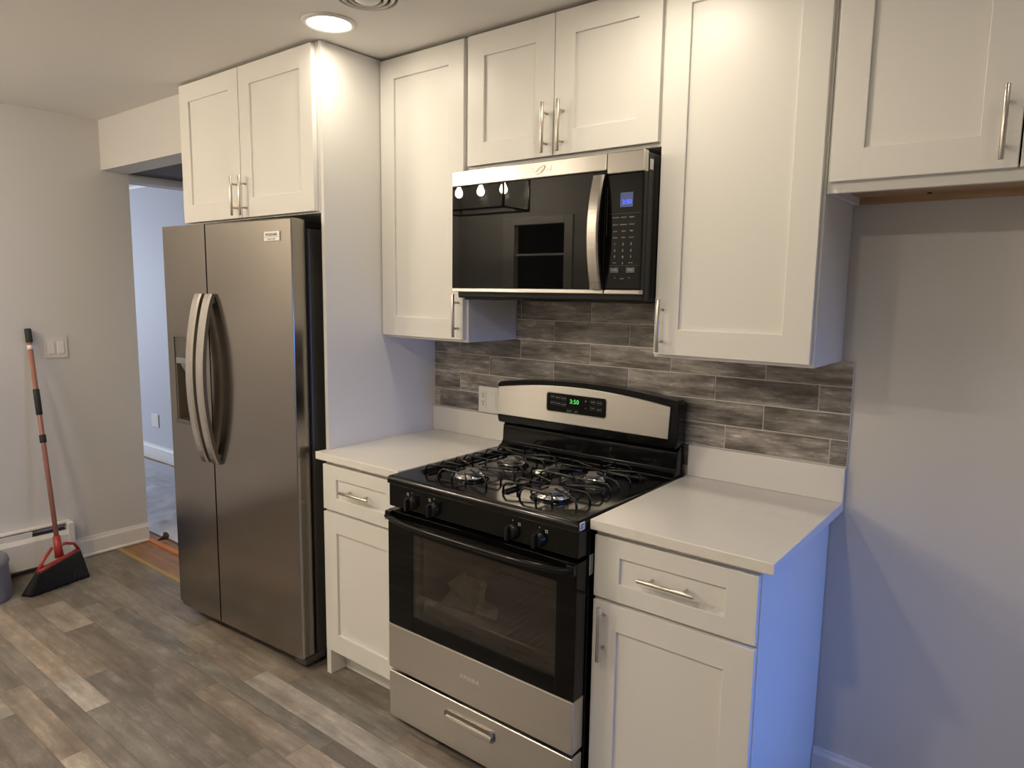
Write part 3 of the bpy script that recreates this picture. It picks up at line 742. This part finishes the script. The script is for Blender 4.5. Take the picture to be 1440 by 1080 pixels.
# ------------------------------------------------------------------ microwave
def microwave():
    x0, x1 = .0005, .7585; yf = -.400; z0, z1 = 1.536, 1.953; xs = .633
    t = thing('microwave_oven', 'stainless and black over-the-range microwave with bowed handle', 'microwave', (.38, -.2, 1.52))
    obj('body', B(.004, .757, -.374, -.012, 1.514, 1.950, .006), 'blackpl', t)
    obj('bottom_grille', B(.02, .74, -.355, -.05, 1.508, 1.515, .002), 'black', t)
    D = obj('door', B(x0, xs - .0012, yf, -.375, 1.549, 1.902, .002), 'blackglass', t)
    obj('top_trim', B(x0, xs - .0012, yf - .002, -.375, 1.9025, z1, .003), 'steel', D)
    obj('bottom_trim', B(x0, xs - .0012, yf - .002, -.375, z0, 1.5488, .002), 'steel', D)
    K = obj('keypad_panel', B(xs + .0012, x1, yf, -.375, 1.549, 1.8905, .004), 'blackglass', t)
    obj('top_trim', B(xs + .0012, x1, yf - .002, -.375, 1.891, z1 - .001, .003), 'steel', K)
    obj('bottom_trim', B(xs + .0012, x1 - .004, yf - .002, -.375, z0, 1.5488, .002), 'steel', K)
    # bowed flat handle
    n = 26; bm = bmesh.new(); rings = []
    for i in range(n + 1):
        v = i / n; z = 1.549 + v * .340; s = 4 * v * (1 - v)
        y = yf - .012 - .030 * s; xc = .612 - .0 * s; w_ = .0205
        rings.append([bm.verts.new((xc - w_, y, z)), bm.verts.new((xc - w_ * .75, y - .004, z)), bm.verts.new((xc + w_ * .75, y - .004, z)), bm.verts.new((xc + w_, y, z)), bm.verts.new((xc + w_, y + .010, z)), bm.verts.new((xc - w_, y + .010, z))])
    for A, C in zip(rings, rings[1:]):
        for k in range(6): bm.faces.new((A[k], A[(k + 1) % 6], C[(k + 1) % 6], C[k]))
    bm.faces.new(rings[0]); bm.faces.new(rings[-1]); bmesh.ops.recalc_face_normals(bm, faces=bm.faces)
    hb = MB()._merge(bm, False); hb.box(.600, .624, yf - .012, yf + .001, 1.552, 1.575, .002).box(.600, .624, yf - .012, yf + .001, 1.862, 1.885, .002)
    obj('handle', hb, 'hsteel', D)
    # logo
    text('logo_lettering', 'Whirlpool', (.382, yf - .0025, 1.927), .023, M['badge'], D, shear=.1)
    sw = MB(); pts = []
    for i in range(22):
        a = math.radians(-200 + i * 17); pts.append((.388 + .019 * math.cos(a), yf - .004, 1.926 + .0085 * math.sin(a) + .010 * math.cos(a)))
    sw.tube(pts, [.0004 + .0006 * math.sin(math.pi * i / 21) for i in range(22)], 6); obj('logo_swoosh', sw, 'hsteel', D)
    # display and keys
    yk = yf - .0006
    obj('display', B(.682, .724, yk, yf + .001, 1.792, 1.834), 'bluelcd', K)
    text('display_digits', '3:50', (.7045, yk - .0006, 1.806), .0185, M['bluedig'], K)
    rows = [(1.762, ['POPCORN', 'POTATO', 'REHEAT']), (1.741, ['DEFROST', 'BEVERAGE', 'SOFTEN']), (1.722, ['COOK', 'STEAM', 'MELT']), (1.703, ['POWER', 'TIMER', 'CLOCK'])]
    it = []
    for z, r_ in rows:
        for s, x in zip(r_, (.668, .696, .723)): it.append((s, x, yk, z, .0048))
    for z, r_ in ((1.684, '123'), (1.665, '456'), (1.646, '789')):
        for s, x in zip(r_, (.668, .696, .723)): it.append((s, x, yk, z, .011))
    it += [('TURN', .668, yk, 1.629, .0046), ('0', .696, yk, 1.627, .011), ('+30 SEC', .723, yk, 1.629, .0046), ('LIGHT', .696, yk, 1.582, .0046), ('<', .672, yk, 1.584, .009), ('>', .720, yk, 1.584, .009)]
    texts('key_legends', it, .005, M['print'], K)
    obj('key_block', B(.654, .682, yk, yf + .001, 1.600, 1.615).box(.709, .737, yk, yf + .001, 1.600, 1.615), 'printdim', K)
    texts('key_block_legends', [('CANCEL', .668, yk - .0004, 1.6075), ('START', .723, yk - .0004, 1.6075)], .0055, M['print'], K)
    obj('panel_rule', B(.650, .752, yk, yf + .001, 1.6205, 1.6212).box(.650, .752, yk, yf + .001, 1.7735, 1.7742), 'printdim', K)
    obj('sticker', B(.7568, .7578, -.365, -.345, 1.90, 1.93), 'label', t)
microwave()

# ------------------------------------------------------------------ electrical plates
def plate(name, label, cat, c, axis, w_, h_):
    t = thing(name, label, cat, c); return t
# outlet on the tile
t = thing('wall_outlet', 'white double wall plate on the tile beside the range backguard', 'outlet', (-.147, -.0095, 1.0815))
P = obj('plate', MB().prism(rrect(-.203, -.091, 1.0255, 1.1365, .004), 'XZ', -.0145, -.0092, .0015), 'white', t)
sk = obj('socket', B(-.190, -.158, -.0165, -.014, 1.048, 1.114, .001), 'white', t)
sl = MB()
for z in (1.098, 1.066):
    sl.box(-.1815, -.1795, -.017, -.016, z, z + .010).box(-.170, -.168, -.017, -.016, z + .001, z + .009); sl.tube([(-.1748, -.0172, z - .006), (-.1748, -.016, z - .006)], .0028, 10)
obj('socket_slots', sl, 'slot', sk)
obj('rocker', B(-.137, -.105, -.0165, -.014, 1.048, 1.114, .001), 'white', t)
# switch on the left wall
yc, zc = -.822, 1.203
t = thing('light_switch', 'double rocker light switch plate on the wall above the broom', 'light switch', (XL, yc, zc))
obj('plate', MB().prism(rrect(yc - .056, yc + .056, zc - .056, zc + .056, .004), 'YZ', XL, XL + .006, .0015), 'switch', t)
for s in (-1, 1):
    obj('rocker', MB().prism([(zc - .033, XL + .006), (zc - .033, XL + .0075), (zc, XL + .0095), (zc + .033, XL + .0075), (zc + .033, XL + .006)], 'XZ', yc + s * .023 - .0165, yc + s * .023 + .0165) if False else MB().box(XL + .005, XL + .009, yc + s * .023 - .0165, yc + s * .023 + .0165, zc - .033, zc + .033, .002), 'white', t)
# plate on the far wall
tag(obj('outlet_plate', B(-4.595, -4.470, .590, .599, .300, .415, .002), 'white'), 'small white plate on the blue-lit wall beyond the doorway', 'outlet')

# ------------------------------------------------------------------ ceiling fixtures
labels = ['round recessed ceiling light above the tall end panel', 'round recessed ceiling light in front of the tall end cabinet',
          'round recessed ceiling light in front of the cabinet with raw underside', 'round recessed ceiling light over the floor facing the range', 'added unseen fill light over the floor facing the end base cabinet', 'added unseen fill light over the floor facing the refrigerator']
for (x, y, e), lb in zip(CANS, labels):
    t = thing('recessed_light', lb, 'ceiling light', (x, y, H), group='recessed ceiling lights')  # the last two bodies only house the added fill lights
    obj('trim_ring', MB().lathe([(.073, -.003), (.076, -.008), (.086, -.009), (.093, -.004), (.0935, 0), (.073, 0)], (x, y, H), seg=56), 'white', t)
    obj('lens', MB().lathe([(0, -.0055), (.05, -.0055), (.073, -.004)], (x, y, H), seg=56), 'led', t)
vx, vy = -.030, -.752
t = thing('ceiling_vent', 'round white ceiling vent beside the recessed light', 'vent', (vx, vy, H))
v = MB()
for (r0, r1, z) in ((.112, .094, .0), (.088, .072, -.004), (.066, .050, -.006)):
    v.lathe([(r0, z), (r0 - .002, z - .006), (r1 + .004, z - .014), (r1, z - .012), (r1 + .004, z)], (vx, vy, H), seg=56)
obj('louver_rings', v, 'white', t)
obj('center_disc', MB().lathe([(0, -.026), (.03, -.024), (.042, -.016), (.044, -.006), (.0, -.004)], (vx, vy, H), seg=40), 'white', t)
obj('duct', MB().lathe([(.0, -.0015), (.092, -.0015)], (vx, vy, H), seg=40), 'slot', t)
# chandelier behind the viewer (seen mirrored in the microwave glass)
t = thing('chandelier', 'black frame chandelier with clear glass sides and bare bulbs mirrored in microwave', 'chandelier', (-1.75, -2.6, H))
cx0, cx1, cy0, cy1, cz0, cz1 = -2.12, -1.44, -2.76, -2.46, 2.13, 2.40
fr = MB(); q = .007
for x in (cx0, cx1):
    for y in (cy0, cy1): fr.box(x - q, x + q, y - q, y + q, cz0, cz1)
for z in (cz0, cz1):
    for y in (cy0, cy1): fr.box(cx0, cx1, y - q, y + q, z - q, z + q)
    for x in (cx0, cx1): fr.box(x - q, x + q, cy0, cy1, z - q, z + q)
obj('frame', fr, 'blackpl', t)
gl = MB()
for y in (cy0, cy1): gl.box(cx0, cx1, y - .0015, y + .0015, cz0, cz1)
for x in (cx0, cx1): gl.box(x - .0015, x + .0015, cy0, cy1, cz0, cz1)
obj('glass_pane', gl, 'clear', t)
obj('canopy', B(-1.95, -1.60, -2.66, -2.56, H - .03, H, .004).box(-1.80, -1.75, -2.62, -2.60, 2.39, H - .02), 'blackpl', t)
for bx in (-2.0, -1.78, -1.56):
    obj('bulb', MB().lathe([(0, 0), (.012, .002), (.024, .015), (.028, .032), (.022, .055), (.012, .070), (.011, .08)], (bx, -2.61, 2.245), seg=20), 'bulb', t)
    obj('socket', MB().tube([(bx, -2.61, 2.325), (bx, -2.61, 2.40)], .014, 12), 'blackpl', t)

# ------------------------------------------------------------------ baseboard heater, broom, bin
t = thing('baseboard_heater', 'white baseboard heater along the wall behind the broom', 'heater', (XL, -1.6, 0))
ya, yb = -2.9, -.812
obj('back_plate', MB().prism([(XL, .03), (XL + .006, .03), (XL + .006, .215), (XL + .040, .232), (XL + .040, .238), (XL, .240)], 'XZ', ya, yb - .006), 'heater', t)
obj('front_panel', MB().prism([(XL + .060, .034), (XL + .066, .034), (XL + .066, .175), (XL + .054, .198), (XL + .046, .198), (XL + .060, .172)], 'XZ', ya, yb - .006, .001), 'heater', t)
obj('end_cap', B(XL, XL + .068, yb - .034, yb, .0, .236, .004), 'heater', t)
obj('fin_core_shade', B(XL + .007, XL + .044, ya, yb - .040, .06, .204), 'slot', t)  # fin core kept black and raised to stand in for shade in the slot
for k in range(3): obj('damper', B(XL + .0455, XL + .049, yb - .72 - k * .6, yb - .20 - k * .6, .199, .229), 'heater', t)

def broom():
    t = thing('broom', 'angled push broom with coral pole leaning on the wall over the heater', 'broom', (-2.22, -.98, 0))
    foot = Vector((-2.232, -.978, .165)); tip = Vector((-2.522, -.952, 1.310))
    def at(v): return foot + (tip - foot) * v
    obj('pole', MB().tube([at(0), at(.96)], .0115, 14), 'coral', t)
    obj('foam_cap', MB().tube([at(.938), at(.94), at(.998), at(1)], [.014, .016, .016, .012], 14), 'foam', t)
    obj('pole_collar', MB().tube([at(.905), at(.925)], .0135, 14), 'white', t)
    obj('foam_grip', MB().tube([at(.612), at(.614), at(.726), at(.728)], [.0125, .0150, .0150, .0125], 14), 'foam', t)
    obj('clamp', MB().tube([at(.488), at(.490), at(.522), at(.524)], [.013, .0155, .0155, .013], 14), 'foam', t)
    # head: the top edge runs from A to B
    A = Vector((-2.132, -1.108, .128)); Bp = Vector((-2.246, -.880, .150)); C = Vector((-2.238, -.970, .165))
    hd = obj('broom_head', MB().tube([A, A * .5 + Bp * .5, Bp], .0125, 12).tube([at(-.02), at(.075)], [.021, .017], 14), 'red', t)
    obj('head_brace', MB().tube([A + Vector((0, 0, .004)), A.lerp(Bp, .15) + Vector((0, 0, .045)), A.lerp(Bp, .36) + Vector((0, 0, .085))], .0075, 10), 'red', hd)
    obj('head_brace', MB().tube([Bp + Vector((0, 0, .005)), Bp + Vector((.012, -.025, .045)), Bp + Vector((.014, -.065, .058)), Bp + Vector((.010, -.10, .050))], .0075, 10), 'red', hd)
    # bristles: a flared slab from the head down to the floor
    a0 = Vector((-2.178, -1.150, .0)); b0 = Vector((-2.235, -.860, .0))
    n = (Bp - A).cross(Vector((0, 0, 1))).normalized()
    bm = bmesh.new(); nu, nv = 46, 8; rings = []
    for i in range(nu + 1):
        u = i / nu; col = []
        for s in (1, -1):
            for j in range(nv + 1):
                v = j / nv if s == 1 else 1 - j / nv
                tp = A.lerp(Bp, u); bt = a0.lerp(b0, u)
                jag = .0 if v < .9 else .006 * random.random()
                p = tp.lerp(bt, v) + n * s * (.012 + .020 * v + .003 * math.sin(u * 90 + v * 3) * v); p.z = max(.001, p.z + jag); col.append(bm.verts.new(p))
        rings.append(col)
    m_ = len(rings[0])
    for P0, P1 in zip(rings, rings[1:]):
        for k in range(m_): bm.faces.new((P0[k], P0[(k + 1) % m_], P1[(k + 1) % m_], P1[k]))
    bm.faces.new(rings[0]); bm.faces.new(rings[-1]); bmesh.ops.recalc_face_normals(bm, faces=bm.faces)
    br = obj('bristles', MB()._merge(bm, True), 'bristle', t)
broom()

def bin_():
    t = thing('waste_bin', 'grey plastic bin with rounded shoulders standing in front of the heater', 'bin', (-2.34, -1.31, 0))
    hw = [(-.130, 0), (-.135, .06), (-.145, .13), (-.158, .19), (-.152, .215), (-.13, .228)]
    prof = [(.150, 0), (.158, .10), (.166, .175), (.160, .205), (.140, .226), (.10, .236), (0, .238)]
    obj('bucket', MB().lathe([(0, 0), (.150, 0), (.152, .01), (.149, .10), (.143, .180)], (-2.315, -1.325, 0), seg=48), 'grey', t)
    obj('lid', MB().lathe([(.149, .178), (.150, .186), (.143, .205), (.120, .222), (.07, .232), (0, .235)], (-2.315, -1.325, 0), seg=48), 'grey', t)
bin_()
